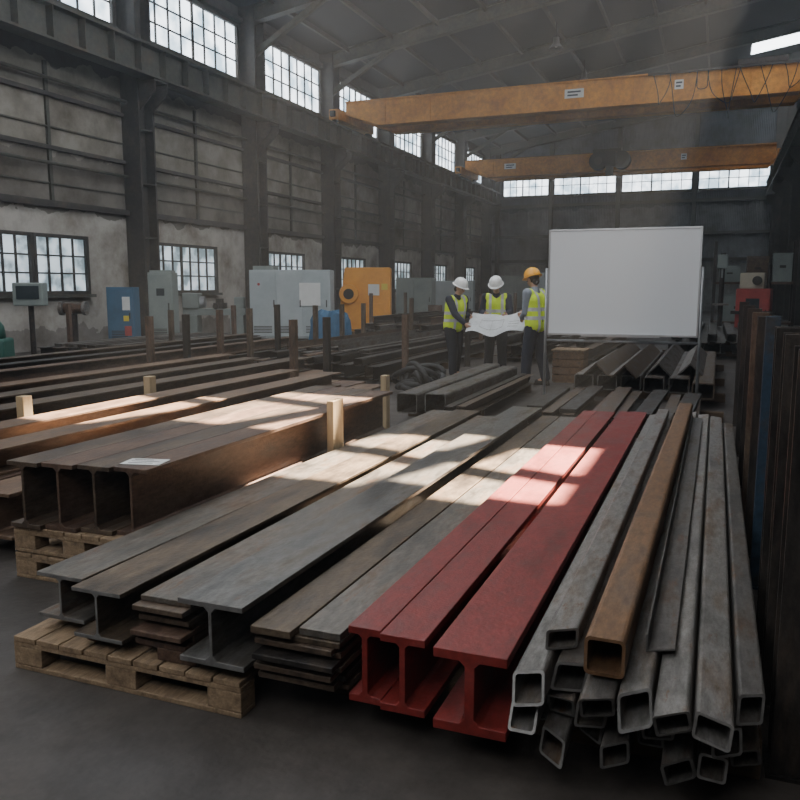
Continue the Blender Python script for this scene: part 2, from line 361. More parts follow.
# ------------------------------------------------------------------ cranes
def crane(y, label, hoist_x, gap, festoon, drop):
    t = thing('bridge_crane', label, 'crane', (XL+.98, y, 8.28))
    L = (XR-.98)-(XL+.98); z0, z1 = -.08, .86
    for yy in (-gap/2, gap/2):
        mb = MB()
        mb.add([(.2,yy-.22,.40),(1.6,yy-.22,z0),(L-.45,yy-.22,z0),(L-.2,yy-.22,.15),(L-.2,yy-.22,z1),(.2,yy-.22,z1),
                (.2,yy+.22,.40),(1.6,yy+.22,z0),(L-.45,yy+.22,z0),(L-.2,yy+.22,.15),(L-.2,yy+.22,z1),(.2,yy+.22,z1)],
               [(0,1,2,3,4,5),(6,11,10,9,8,7),(0,6,7,1),(1,7,8,2),(2,8,9,3),(3,9,10,4),(4,10,11,5),(5,11,6,0)])
        mb.box(.2,L-.2,yy-.3,yy+.3,z1,z1+.05); mb.box(1.6,L-.45,yy-.3,yy+.3,z0-.04,z0)
        for k in range(1,9): mb.box(L*k/9-.01,L*k/9+.01,yy-.245,yy-.22,z0,z1)
        mb.build('girder', m_orange, t)
        mb = MB(); mb.box(.3,L-.3,yy-.03,yy+.03,z1+.05,z1+.11); mb.build('trolley_rail', m_dark, t)
    for xx in (0, L):
        mb = MB(); mb.box(xx-.2,xx+.2,-gap/2-1.0,gap/2+1.0,.1,.5); ec = mb.build('end_carriage', m_orange, t, bevel=.02)
        for yy in (-gap/2-.8, gap/2+.8):
            mb = MB(); mb.cyl((xx-.08,yy,.2),(xx+.08,yy,.2),.2,n=20); mb.build('wheel', m_dark, ec)
            mb = MB(); mb.box(xx-.1,xx+.1,yy+(.2 if yy>0 else -.35),yy+(.35 if yy>0 else -.2),.2,.42); mb.build('buffer', m_black, ec)
    yf = -gap/2-.225
    for px_, w in ((festoon[0], .7),(festoon[1], .3)):
        mb = MB(); mb.box(px_-w/2,px_+w/2,yf-.022,yf,.30,.62); p = mb.build('capacity_plate', m_sign_w, t)
        mb = MB(); mb.box(px_-w*.35,px_+w*.35,yf-.028,yf-.021,.49,.55); mb.box(px_-w*.35,px_+w*.2,yf-.028,yf-.021,.37,.43); mb.build('plate_marks', m_ink, p)
    zh = z1+.11
    h = MB(); h.box(hoist_x-.8,hoist_x+.8,-gap/2-.1,gap/2+.1,zh,zh+.19); tr = h.build('hoist_trolley', m_dark, t, bevel=.02)
    h = MB(); h.cyl((hoist_x-.6,0,zh-.11),(hoist_x+.6,0,zh-.11),.3,n=24); h.cyl((hoist_x-.75,0,zh-.11),(hoist_x-.6,0,zh-.11),.36,n=24); h.build('rope_drum', m_dark, tr)
    h = MB(); h.cyl((hoist_x+.1,0,.8),(hoist_x+.1,0,drop+.35),.02); h.build('hoist_rope', m_black, tr)
    h = MB(); h.box(hoist_x-.2,hoist_x+.2,-.12,.12,drop,drop+.4); h.path([(hoist_x+.12*math.cos(a),0,drop-.17+.14*math.sin(a)) for a in [R(90-k*25) for k in range(11)]],.035); h.build('hook_block', m_dark, tr)
    return t, L
c1, L1 = crane(32.4, 'nearer orange overhead bridge crane with cable loops hanging at its right end', 16.0, 1.7, (9.6, 13.3), .33)
c2, L2 = crane(49.3, 'farther orange overhead bridge crane with dark hoist near the middle', 8.6, 1.7, (3.0, 12.8), .33)
for k, (xa, wd, dep) in enumerate(((0,.55,.9),(.5,1.0,1.5),(1.4,.5,.7),(1.8,1.1,1.25),(2.3,.4,1.6),(2.9,.9,1.05),(3.5,1.1,1.4),(4.2,.7,.8))):
    x0 = L1-5.2+xa; pts = []
    for i in range(15):
        u = i/14; pts.append((x0+u*wd+.06*math.sin(u*9+k), -1.25-.02*k, .84-4*dep*u*(1-u)*(1+.15*math.sin(u*5+k))-.05))
    MB().path(pts, .015).build('festoon_cable', m_black, c1, smooth=True)
mb = MB(); mb.bar((L1-5.4,-1.25,.84),(L1-.3,-1.25,.84),.05,.08)
for k in range(5): mb.bar((L1-5.2+k*1.2,-1.25,.84),(L1-5.2+k*1.2,-1.05,.84),.05,.05)
mb.build('festoon_track', m_dark, c1)
for xc in (8.2, 9.5):
    MB().cyl((xc,-1.55,.42),(xc,-1.08,.42),.50,n=28).build('hoist_drum', m_black, c2)
    MB().cyl((xc,-1.60,.42),(xc,-1.551,.42),.22,n=24).build('drum_cap', m_col, c2)
h = MB(); h.box(8.5,9.2,-1.8,-1.07,.1,.85); h.box(8.65,9.05,-1.6,-1.3,-.4,.15); h.build('hoist_motor', m_black, c2)
for i, (x,y) in enumerate(((-6.9,35.2),(-6.7,41.4))):
    t = thing('pendant_lamp', ('nearer' if i == 0 else 'farther')+' high bay lamp hanging from the roof beams', 'lamp', (x,y,zr(x)-1.0))
    MB().cyl((0,0,.3),(0,0,.93),.02).build('lamp_rod', m_black, t)
    MB().lathe([(.02,.35),(.12,.33),(.14,.1),(.3,-.1),(.28,-.1),(.1,.08),(.02,.1)],20).build('lamp_shade', m_lamp, t, smooth=True)
    MB().sph((0,0,0),.07).build('bulb', m_sign_w, t, smooth=True)

# ------------------------------------------------------------------ steel stock
def p_i(w,h,tf,tw,r=.012):
    a=w/2; t=tw/2; z=h/2
    return [(-a,-z),(a,-z),(a,-z+tf),(t+r,-z+tf),(t,-z+tf+r),(t,z-tf-r),(t+r,z-tf),(a,z-tf),(a,z),(-a,z),(-a,z-tf),(-t-r,z-tf),(-t,z-tf-r),(-t,-z+tf+r),(-t-r,-z+tf),(-a,-z+tf)]
def p_c(w,h,t):
    return [(-w/2,-h/2),(w/2,-h/2),(w/2,-h/2+t),(-w/2+t,-h/2+t),(-w/2+t,h/2-t),(w/2,h/2-t),(w/2,h/2),(-w/2,h/2)]
def p_l(w,h,t):
    return [(-w/2,-h/2),(w/2,-h/2),(w/2,-h/2+t),(-w/2+t,-h/2+t),(-w/2+t,h/2),(-w/2,h/2)]
def rr(w,h,r,n=3):
    pts=[]
    for cx,cz,a0 in ((w/2-r,h/2-r,0),(-w/2+r,h/2-r,90),(-w/2+r,-h/2+r,180),(w/2-r,-h/2+r,270)):
        for k in range(n+1):
            a=R(a0+90*k/n); pts.append((cx+r*math.cos(a), cz+r*math.sin(a)))
    return pts
def steel(kind, dims, x0, y0, x1, y1, zb, mat, name, label, cat, group=None, roll=0, z1b=None, skew=(0,0), cut=None):
    L = math.hypot(x1-x0, y1-y0); mb = MB()
    if kind == 'i': mb.prism(p_i(*dims), 0, L); h = dims[1]; bev = .003
    elif kind == 'c': mb.prism(p_c(*dims), 0, L); h = dims[1]; bev = .002
    elif kind == 'l': mb.prism(p_l(*dims), 0, L); h = dims[1]; bev = .002
    elif kind == 't':
        w,h,t = dims; mb.hollow(rr(w,h,min(w,h)*.14), rr(w-2*t,h-2*t,min(w,h)*.09), 0, L); bev = 0
    else: w,h = dims[:2]; mb.box(-w/2,w/2,0,L,-h/2,h/2); bev = .003
    if skew != (0,0):
        mb.v = [(x, y+skew[0]*x+skew[1]*z if y < L/2 else y, z) for x,y,z in mb.v]
    rz = math.atan2(-(x1-x0), y1-y0)
    rx = 0 if z1b is None else math.atan2(z1b-zb, L)
    o = mb.build(name, mat, None, (x0,y0,zb+h/2), (rx, roll, rz), bevel=bev)
    if cut:
        o.data.materials.append(cut); vv = o.data.vertices
        for p in o.data.polygons:
            if all(vv[i].co.y < L/2 for i in p.vertices): p.material_index = 1
    return tag(o, label, cat, group)

def pallet(x0, y0, w, d, label, layers=1):
    t = thing('wooden_pallet', label, 'pallet', (x0+w/2, y0+d/2, 0))
    for l in range(layers):
        zb = l*.15
        for yy in (-d/2+.05, 0, d/2-.05):
            MB().box(-w/2,w/2,yy-.05,yy+.05,zb,zb+.02).build('bottom_board', m_pallet, t, bevel=.003)
            for xx in (-w/2+.075, 0, w/2-.075):
                MB().box(xx-.075,xx+.075,yy-.05,yy+.05,zb+.021,zb+.099).build('block', m_pallet, t, bevel=.004)
            MB().box(-w/2,w/2,yy-.05,yy+.05,zb+.1,zb+.12).build('stringer_board', m_pallet, t, bevel=.003)
        n = int(w/.12); s = w/n
        for k in range(n):
            xx = -w/2+s*(k+.5)
            MB().box(xx-s*.47,xx+s*.47,-d/2-RND(0,.006),d/2,zb+.121,zb+.143).build('deck_board', m_pallet, t, bevel=.003)
    return t
pallet(-2.70, 2.38, 1.12, .95, 'weathered wooden pallet in the foreground under the grey beams')
pallet(-2.70, 6.0, 1.12, .9, 'wooden pallet under the far end of the grey beams')
pallet(-3.57, 3.2, .84, 1.0, 'doubled wooden pallets under the brown I-beam stack', 2)
pallet(-3.57, 5.6, .84, .9, 'rear doubled wooden pallets under the brown I-beam stack', 2)

ZP = .145
for k, (x, y) in enumerate(((-2.48,2.6),(-2.285,2.46),(-2.09,2.5),(-1.895,2.42),(-1.70,2.5))):
    steel('f',(.185,.05),x,y,x-.03,6.8,ZP,m_rust,'flat_bar','rusty thick flat bar lying directly on the foreground pallet, %s from the left' % ORD[k],'steel bar','flat bars on the foreground pallet')
Z2 = ZP+.052
steel('i',(.25,.20,.018,.012),-2.53,2.48,-2.455,7.4,Z2,m_mix,'steel_beam','grey steel I-beam at the far left edge of the front pallet load','steel beam','grey beams in the centre pile',cut=m_cut)
steel('i',(.245,.21,.018,.012),-2.245,2.38,-2.235,7.45,Z2,m_flat,'steel_beam','brownish I-beam, second from the left on the front pallet','steel beam','grey beams in the centre pile',cut=m_cut)
for k in range(8):
    steel('f',(.24,.022),-1.972+RND(-.005,.005),2.42+[0,.05,-.03,.06,.02,.08,-.01,.04][k],-1.972,7.3,Z2+.0235*k,[m_rust,m_brown,m_rust,m_flat,m_brown,m_dark,m_brown,m_mix][k],'flat_bar','thin brown flat between two grey I-beams, %s up from the pallet' % ORD[k],'steel bar','flat bars between the grey beams')
steel('i',(.285,.25,.022,.015,.018),-1.692,2.36,-1.678,7.6,Z2,m_grey,'steel_beam','large smooth grey I-beam overhanging the right edge of the front pallet','steel beam','grey beams in the centre pile',cut=m_cut)
for i, y in enumerate((2.75, 5.0, 7.3)):
    o = MB().box(-.835,.835,-.07,.07,0,.14).build('timber_bearer', m_bearer, None, (-.63,y,0), bevel=.006)
    tag(o, 'dark timber bearer under the red beams, %s' % ('nearest the camera','middle one','farthest back')[i], 'timber')
ZB = .142
for k in range(9):
    steel('f',(.345-[0,.03,0,.03,.0,.02,.01,.03,0][k],.022),-1.356+[0,-.008,0,-.008,0,.004,0,-.008,0][k],2.36+[.12,.05,.09,.02,.06,.0,.07,.03,.05][k],-1.352,7.6,ZB+.0235*k,[m_rust,m_brown,m_dark,m_brown,m_flat,m_dark,m_rust,m_brown,m_flat][k],'flat_bar',
          'thin wide brown flat left of the red beams, %s up in its stack' % ORD[k],'steel bar','flat bars stacked left of the red beams')
for k,(x,w,y,mt) in enumerate(((-1.442,.165,2.37,m_flat),(-1.268,.165,2.42,m_mix))):
    steel('f',(w,.028),x,y,x+.005,7.55,ZB+.2125,mt,'flat_bar','narrow brown flat topping the stack left of the red beams, %s one' % ('left','right')[k],'steel bar','flat bars stacked left of the red beams')
steel('i',(.125,.28,.028,.022),-1.092,2.42,-1.097,7.75,ZB,m_red,'steel_beam','narrow red painted I-beam, leftmost of the three red ones','steel beam','red painted beams')
steel('i',(.165,.28,.028,.022),-.943,2.40,-.948,7.75,ZB,m_red,'steel_beam','red painted I-beam, middle one of the three red ones','steel beam','red painted beams')
steel('i',(.25,.285,.034,.034,.018),-.692,2.36,-.702,7.8,ZB,m_red,'steel_beam','widest red painted I-beam, rightmost of the three red ones','steel beam','red painted beams')
rows = [
 (ZB,      [-.505+.093*k for k in range(8)], .089, .088),
 (ZB+.094, [-.500+.098*k for k in range(7)], .094, .090),
 (ZB+.188, [-.485+.106*k for k in range(6)], .102, .092),
]
nm_row = ['bottom','second','third','fourth']
for r, (z, xs, w0, h0) in enumerate(rows):
    for k, x in enumerate(xs):
        w = w0*RND(.9,1.0); h = h0*RND(.85,1.0)
        mt = random.choice([m_tube,m_tube,m_tubed,m_mix]) if r else random.choice([m_tubed,m_tube,m_mix])
        steel('t',(w,h,.008),x,2.36+RND(-.11,.11)+.03*(2-r),x-.015+RND(-.004,.004),7.9+RND(-.25,.2),z,mt,'square_tube',
              'steel tube in the %s row of the front right pile, %s from the left' % (nm_row[r], ORD[k]),'steel tube','tubes in the front right pile',
              roll=RND(-.2,.2), skew=(RND(-.9,.9),RND(-.7,.7)), cut=m_cut)
zt = ZB+.284
steel('t',(.122,.122,.010),-.268,2.36,-.235,7.7,zt,m_tuber,'square_tube','rusty brown square tube lying alone on top of the tube pile','steel tube','tubes in the front right pile')
steel('t',(.095,.07,.008),-.42,2.5,-.42,7.6,zt,m_tube,'square_tube','flat grey tube on top of the pile, left of the rusty one','steel tube','tubes in the front right pile',roll=.04,skew=(.7,0),cut=m_cut)
steel('l',(.09,.06,.008),-.12,2.6,-.13,7.6,zt,m_tubed,'steel_angle','dark angle bar on top of the tube pile, right of the rusty tube','steel angle','tubes in the front right pile',roll=-.04,skew=(.4,0),cut=m_cut)
steel('t',(.075,.085,.008),.148,2.42,.13,7.5,ZB+.188,m_tubed,'square_tube','grey tube along the right edge of the pile beside the posts','steel tube','tubes in the front right pile',roll=.06,skew=(.6,.3),cut=m_cut)

for k, x in enumerate((-3.46,-3.243,-3.026,-2.809)):
    steel('i',(.212,.37,.024,.016,.02),x,3.18+.03*k,x,6.8-.05*k,.295,[m_brown,m_rust,m_brown,m_rust][k],'steel_beam','large rust brown I-beam on doubled pallets, %s of four' % ('leftmost','second','third','rightmost')[k],'steel beam','brown beams on the doubled pallets')
o = MB().box(-.11,.11,-.07,.07,0,.0025).build('paper_sheet', m_sign_w, None, (-2.83,3.42,.6665), (0,0,R(12)))
tag(o, 'small white paper tag lying on the end of the rightmost brown beam', 'paper')
MB().box(-.08,.06,-.04,-.03,.0027,.0032).box(-.08,.08,0,.008,.0027,.0032).box(-.08,.03,.035,.045,.0027,.0032).build('printed_lines', m_ink, o)
for (x,y,h,w,l) in ((-2.668,5.4,.755,.055,'pale timber stake standing between brown beam stack and grey beam'),
                  (-5.36,5.0,.70,.08,'pale timber stake at the left edge of the photo among the brown beams'),
                  (-5.36,6.6,.70,.08,'pale timber stake behind the brown beam rows, left of centre'),
                  (-3.3,7.9,.66,.07,'pale timber stake just past the far end of the brown beam stack')):
    d = .09 if x > -3 else .05
    tag(MB().box(-w/2,w/2,-d,d,0,h).build('timber_stake', m_stake, None, (x,y,0), bevel=.006), l, 'wooden stake')

def bearers(x0, x1, ys, where):
    for i, y in enumerate(ys):
        o = MB().box(-(x1-x0)/2,(x1-x0)/2,-.06,.06,0,.12).build('timber_bearer', m_bearer, None, ((x0+x1)/2,y,0), bevel=.006)
        tag(o, 'dark timber bearer under %s, %s from the front' % (where, ORD[i]), 'timber')
def pile(kind, dims, x0, n, step, y0, y1, z, mats, name, cat, desc, where, skew=0, jit=.15, wob=0, roll=0):
    for k in range(n):
        x = x0+k*step+RND(-.006,.006)
        steel(kind, dims, x, y0+RND(-jit,jit), x+skew+RND(-wob,wob), y1+RND(-jit,jit), z, random.choice(mats), name,
              '%s %s, %s from the left' % (desc, where, ORD[k]), cat, name.replace('_',' ')+'s '+where, roll=roll)
bearers(-5.25,-3.7,(4.0,6.0,8.3),'the row left of the brown beam stack')
pile('i',(.33,.28,.022,.016),-5.04,4,.36,3.3,9.2,.122,[m_rust,m_brown,m_warm],'steel_beam','steel beam','rust brown I-beam','in the row left of the brown beams')
pile('i',(.27,.17,.018,.012),-4.98,2,.62,3.6,8.8,.404,[m_warm],'steel_beam','steel beam','warm brown I-beam','on the row left of the brown beams')
bearers(-7.75,-5.5,(5.0,7.5,10.2),'the low brown rows farther left')
pile('i',(.30,.2,.018,.012),-7.52,6,.36,4.2,11.2,.122,[m_rust,m_brown,m_warm],'steel_beam','steel beam','low brown I-beam','in the rows farther left')
pile('i',(.28,.2,.018,.012),-7.4,3,.7,4.6,10.8,.324,[m_brown,m_warm],'steel_beam','steel beam','brown I-beam','on top of the rows farther left',jit=.3,wob=.04)
bearers(-10.6,-8.25,(7.5,10.,14.5),'the dark rows by the machines')
pile('c',(.14,.2,.012),-10.4,7,.32,6.5,16.5,.122,[m_dark,m_brown],'steel_channel','steel channel','dark steel channel','in the rows by the machines',jit=.4)
pile('i',(.24,.18,.014,.01),-10.3,3,.75,7.,16.,.324,[m_dark,m_brown,m_rust],'steel_beam','steel beam','dark I-beam','lying on the channels by the machines',jit=.6,wob=.12)
bearers(-7.6,-4.9,(12.6,15.,17.6),'the dark stack left of the workers')
pile('i',(.2,.22,.014,.010),-7.4,9,.29,11.8,18.5,.122,[m_dark,m_dark,m_brown],'steel_beam','steel beam','dark I-beam','in the stack left of the workers',jit=.2)
pile('t',(.15,.12,.008),-7.3,8,.28,12.2,18.2,.344,[m_dark,m_tubed,m_rust],'square_tube','steel tube','dark steel tube','on the stack left of the workers',jit=.6,wob=.05)
pile('f',(.2,.05),-7.2,5,.38,12.5,18.,.466,[m_dark,m_brown],'flat_bar','steel bar','dark flat bar','topping the stack left of the workers',jit=.8,wob=.08)
pile('l',(.12,.12,.012),-6.9,3,.5,12.8,17.,.518,[m_tubed,m_brown],'steel_angle','angle bar','steel angle','lying loose on the stack left of the workers',jit=.6,wob=.15)
bearers(-13.6,-11.2,(13.8,15.6,17.5),'the dark rows near the left wall')
pile('i',(.2,.2,.014,.010),-13.4,7,.32,13.2,18.6,.122,[m_dark,m_brown],'steel_beam','steel beam','dark I-beam','in the rows near the left wall',jit=.2)
pile('f',(.22,.06),-13.3,5,.35,13.4,18,.324,[m_dark,m_tubed],'flat_bar','steel bar','dark flat bar','on the rows near the left wall',jit=.2)
bearers(-9.6,-6.4,(20.5,24.,28.),'the far dark stack')
pile('i',(.2,.3,.014,.010),-9.4,8,.38,20,29,.122,[m_dark,m_dark,m_tubed],'steel_beam','steel beam','dark I-beam','in the far stack before the machines',jit=.4)
pile('t',(.2,.15,.01),-9.3,7,.4,20.4,28.5,.424,[m_dark,m_brown,m_tubed],'square_tube','steel tube','dark tube','on the far stack before the machines',jit=.8,wob=.08)
pile('i',(.16,.2,.014,.010),-9.1,4,.6,21,27.5,.576,[m_dark,m_rust],'steel_beam','steel beam','small dark I-beam','topping the far stack before the machines',jit=.8,wob=.15)
bearers(-3.55,-2.6,(9.3,12.0),'the two big tubes before the workers')
steel('t',(.26,.24,.012),-3.36,8.7,-3.40,12.7,.122,m_tubed,'square_tube','big dark grey box tube before the workers, left one of the pair','steel tube',cut=m_cut)
steel('t',(.26,.24,.012),-3.04,8.8,-3.04,12.4,.122,m_tubed,'square_tube','big dark grey box tube before the workers, right one of the pair','steel tube',cut=m_cut)
pile('c',(.1,.14,.01),-2.78,2,.13,8.5,12.2,.122,[m_dark,m_brown],'steel_channel','steel channel','dark channel','right of the two big tubes',jit=.1)
bearers(-2.0,.12,(8.75,10.2),'the low stock in front of the whiteboard')
pile('c',(.12,.16,.01),-1.88,8,.24,8.35,10.5,.122,[m_dark,m_brown,m_rust],'steel_channel','steel channel','dark channel','in the low stock in front of the whiteboard',jit=.12)
pile('f',(.18,.04),-1.8,5,.38,8.5,10.4,.284,[m_dark,m_brown],'flat_bar','steel bar','dark flat bar','on the low stock before the whiteboard',jit=.2,wob=.06)
bearers(-1.95,.15,(12.,14.,16.5),'the stack behind the whiteboard')
pile('t',(.28,.22,.014),-1.78,6,.33,11.6,17.,.122,[m_tube,m_tubed,m_brown],'square_tube','steel tube','box tube','in the stack behind the whiteboard',jit=.4)
pile('l',(.25,.25,.020),-1.6,4,.42,11.8,16.6,.346-.125,[m_tube,m_tubed,m_brown],'steel_angle','angle bar','large angle','ridge up on the stack behind the whiteboard',jit=.35,roll=R(135))
bearers(-1.2,2.2,(20.,24.),'the right hand far stack')
pile('i',(.22,.25,.014,.010),-1.0,9,.36,19,27,.122,[m_dark,m_brown],'steel_beam','steel beam','dark I-beam','in the far right stack',jit=.3)
pile('t',(.2,.18,.01),-.9,6,.4,19.5,26,.374,[m_dark,m_tubed],'square_tube','steel tube','dark box tube','on the far right stack',jit=.4,wob=.08)
bearers(-4.6,-2.2,(18.,22.),'the stack behind the workers')
pile('i',(.2,.25,.014,.010),-4.4,7,.33,16.6,24,.122,[m_dark,m_brown],'steel_beam','steel beam','dark I-beam','in the stack behind the workers',jit=.3)
pile('t',(.18,.18,.01),-4.3,5,.42,17.,23.5,.374,[m_dark,m_tubed],'square_tube','steel tube','dark tube','on the stack behind the workers',jit=.4,wob=.08)

def stanchion(x, y, h, label, mat=m_dark, w=.1, d=.1, kind='c', rz=0):
    t = thing('steel_post', label, 'post', (x,y,0), rz)
    prof = {'c':p_c(w,d,.012),'i':p_i(w,d,.01,.008,.006)}[kind]
    MB().prism(prof,0,h).build('upright', mat, t, (0,0,.012), (R(90),0,R(180)), bevel=.002)
    q = max(w,d)*.5+.015
    MB().box(-q,q,-q,q,0,.012).build('base_plate', mat, t)
    return t
for i, (x,y,h,l) in enumerate((
  (-10.9,14.2,1.1,'slim post by the blue cabinet beside the dark rows'),(-10.9,16.6,1.15,'slim post by the grey green cabinet and dark rows'),
  (-8.0,9.9,1.15,'rusty post between the low brown and dark rows, nearest'),(-8.0,10.8,1.15,'rusty post between the low brown and dark rows, second'),
  (-8.0,11.75,1.2,'rusty post in front of the large light grey cabinet, left one'),(-8.0,12.7,1.2,'rusty post in front of the large light grey cabinet, middle one'),
  (-8.0,13.7,1.25,'rusty post in front of the large light grey cabinet, right one'),(-5.36,9.6,1.15,'thick dark post just past the brown rows, left of centre'),
  (-8.0,15.3,1.2,'dark post in front of the blue tarpaulin, left one'),(-8.0,16.6,1.2,'dark post in front of the blue tarpaulin, right one'),
  (-8.0,17.8,1.2,'dark post in front of the orange machine'),(-4.7,12.1,1.15,'dark post at the near right corner of the stack left of the workers'),
  (-4.7,15.6,1.15,'dark post behind the left worker at the stack side'),(-9.9,22.6,1.4,'far post left of the far dark stack, nearest'),
  (-9.9,25.5,1.4,'far post left of the far dark stack, farthest'),(-6.1,21.5,1.4,'far post right of the far dark stack, nearest'),
  (-6.1,25.5,1.4,'far post right of the far dark stack, farthest'),(-13.9,14.4,1.2,'short post near the left wall windows'),
  (-5.36,10.6,1.15,'dark post behind the thick one, left of centre'),(-6.3,19.4,1.3,'dark post between the two dark stacks left of the workers'),(-7.4,19.5,1.3,'rusty post between the two dark stacks by the orange machine'))):
    stanchion(x,y,h,l, random.choice([m_brown,m_rust,m_dark]), .09, .09)
for i, (x,y,h,mt,w,k,l) in enumerate((
  (.315,2.80,1.40,m_dark,.16,'c','tall dark channel post at the right edge, nearest the camera'),
  (.29,3.25,1.42,m_dark,.12,'i','dark I-section post just behind the nearest post'),
  (.285,3.75,1.42,m_dark,.11,'c','dark channel post between the nearest posts and the blue one'),
  (.265,4.55,1.44,m_bluep,.07,'c','narrow dark blue painted post beside the tube pile'),
  (.265,5.1,1.42,m_dark,.1,'i','dark I-section post right behind the blue one'),
  (.265,5.9,1.42,m_brown,.1,'c','brown post beside the tube pile, second behind the blue one'),
  (.265,6.9,1.42,m_dark,.1,'c','dark post beside the tube pile end, third behind the blue one'),
  (.265,8.2,1.42,m_dark,.1,'c','dark post past the end of the tube pile'),
  (.27,10.0,1.42,m_dark,.1,'c','dark post farthest back in the right hand row'))):
    stanchion(x,y,h,l,mt,w,w,k)

t = thing('cable_coil', 'tangled heap of thick black cable on the floor left of the workers', 'cable', (-4.15,11.3,0))
for k in range(18):
    pts = []; r = RND(.16,.34); tilt = RND(.1,1.3); ph = RND(0,6.3); ox = RND(-.09,.09); oy = RND(-.08,.08); e1 = RND(0,6)
    for i in range(33):
        a = 2*math.pi*i/32; rr2 = r*(1+.16*math.sin(2*a+e1)+.08*math.sin(3*a+ph))
        X = rr2*math.cos(a); Y = rr2*math.sin(a)*math.cos(tilt)*.8; Z = .06+max(0,(r*1.24+rr2*math.sin(a)))*math.sin(tilt)*.6
        c_, s_ = math.cos(ph), math.sin(ph)
        pts.append((X*c_-Y*s_+ox, X*s_+Y*c_+oy, Z))
    MB().path(pts,.045,8).build('cable_loop', m_black, t, smooth=True)
t = thing('wooden_crate', 'small reddish wooden crate on the floor right of the workers', 'crate', (-2.3,13.7,0))
for k in range(4):
    z = .02+k*.13
    for (a,b,c,d) in ((-.26,.26,-.26,-.24),(-.26,.26,.24,.26),(-.26,-.24,-.24,.24),(.24,.26,-.24,.24)):
        MB().box(a,b,c,d,z,z+.115).build('slat', m_tuber, t)
MB().box(-.24,.24,-.24,.24,0,.02).build('base', m_pallet, t)
MB().box(-.28,.28,-.28,.28,.535,.56).build('lid', m_pallet, t)

# ------------------------------------------------------------------ whiteboard
t = thing('whiteboard', 'large blank whiteboard on a metal tube stand behind the steel', 'whiteboard', (-1.2,10.95,0))
MB().box(-.95,.95,-.015,.015,.98,2.34).build('board_panel', m_board, t)
mb = MB(); mb.box(-.97,.97,-.022,.022,2.335,2.36); mb.box(-.97,.97,-.022,.022,.955,.98); mb.box(-.97,-.948,-.022,.022,.97,2.35); mb.box(.948,.97,-.022,.022,.97,2.35)
mb.build('board_frame', m_alu, t, bevel=.003)
for s in (-1,1):
    MB().cyl((s*.99,0,.09),(s*.99,0,1.85),.02).build('post', m_zinc, t, smooth=True)
    f = MB().box(s*.99-.025,s*.99+.025,-.3,.3,.06,.1).build('foot', m_zinc, t, bevel=.004)
    for yy in (-.27,.27):
        MB().cyl((s*.99-.012,yy,.03),(s*.99+.012,yy,.03),.03,n=16).cyl((s*.99,yy,.03),(s*.99,yy,.065),.008).build('caster', m_black, f)
MB().cyl((-.985,0,.88),(.985,0,.88),.018).build('crossbar', m_zinc, t, smooth=True)
MB().box(-.5,.5,-.09,-.02,.945,.957).box(-.5,.5,-.09,-.084,.957,.97).build('pen_tray', m_alu, t)

# ------------------------------------------------------------------ machines
def cabinet(name, label, loc, w, d, h, mat, doors=1, rz=0, cat='cabinet', extra=None):
    t = thing(name, label, cat, loc, rz)
    MB().box(-w/2,w/2,-d/2,d/2,.08,h).build('body', mat, t, bevel=.012)
    MB().box(-w/2+.03,w/2-.03,-d/2+.03,d/2-.03,0,.08).build('plinth', m_dark, t)
    for k in range(doors):
        a = -w/2+.03+(w-.06)*k/doors; b = -w/2+.03+(w-.06)*(k+1)/doors-.015
        dr = MB().box(a,b,-d/2-.025,-d/2,.14,h-.06).build('door', mat, t, bevel=.006)
        MB().box(b-.08,b-.05,-d/2-.055,-d/2-.024,h*.48,h*.58).build('handle', m_dark, dr)
        mb = MB()
        for j in range(5): mb.box(a+.08,b-.14,-d/2-.031,-d/2-.024,.25+j*.045,.27+j*.045)
        mb.build('vent', m_dark, dr)
    if extra: extra(t, w, d, h)
    return t
def ex_blue(t,w,d,h):
    MB().box(.06,.26,-d/2-.034,-d/2-.026,h*.62,h*.84).build('notice_sheet', m_sign_w, t)
    MB().box(.08,.22,-d/2-.034,-d/2-.026,h*.44,h*.53).build('warning_sign', m_sign_y, t)
    MB().box(.10,.28,-d/2-.034,-d/2-.026,h*.2,h*.36).build('red_sticker', m_mred, t)
cabinet('electrical_cabinet','blue steel cabinet with notices by the left wall',(-14.8,17.3,0),.72,.5,1.6,m_blue,1,R(22),extra=ex_blue)
def ex_g(t,w,d,h):
    MB().box(-.1,.12,-d/2-.034,-d/2-.026,h*.68,h*.78).build('gauge_window', m_glassd, t)
    MB().box(-w/2+.05,w/2-.05,-d/2+.05,d/2-.05,h,h+.06).build('top_cap', m_ggreen, t)
cabinet('electrical_cabinet','tall narrow grey green cabinet beside the blue one',(-14.5,18.6,0),.68,.6,2.0,m_ggreen,1,R(22),extra=ex_g)
def ex_big(t,w,d,h):
    MB().box(w*.12,w*.38,-d/2-.05,-d/2-.026,h*.5,h*.82).build('control_panel', m_sign_w, t)
    MB().cyl((-w*.38,-d/2-.06,h*.8),(-w*.38,-d/2-.02,h*.8),.04).build('stop_button', m_mred, t)
    MB().box(-w/2+.1,-w/2+.7,-d/2+.1,d/2-.1,h,h+.12).build('roof_vent', m_ggreen, t)
cabinet('control_cabinet','large light grey machine cabinet with a white panel',(-12.0,21.5,0),2.4,1.1,2.1,m_lgrey,3,R(20),extra=ex_big)
t = thing('lathe', 'low grey lathe between the narrow cabinet and large light grey one', 'machine', (-14.3,20.8,0), R(22))
for a,b in ((-.9,-.5),(.5,.9)): MB().box(a,b,-.3,.3,0,.75).build('pedestal', m_ggreen, t, bevel=.01)
MB().box(-.95,.95,-.22,.22,.75,.95).build('bed', m_ggreen, t, bevel=.01)
hd = MB().box(-.95,-.45,-.28,.28,.95,1.42).build('headstock', m_ggreen, t, bevel=.03)
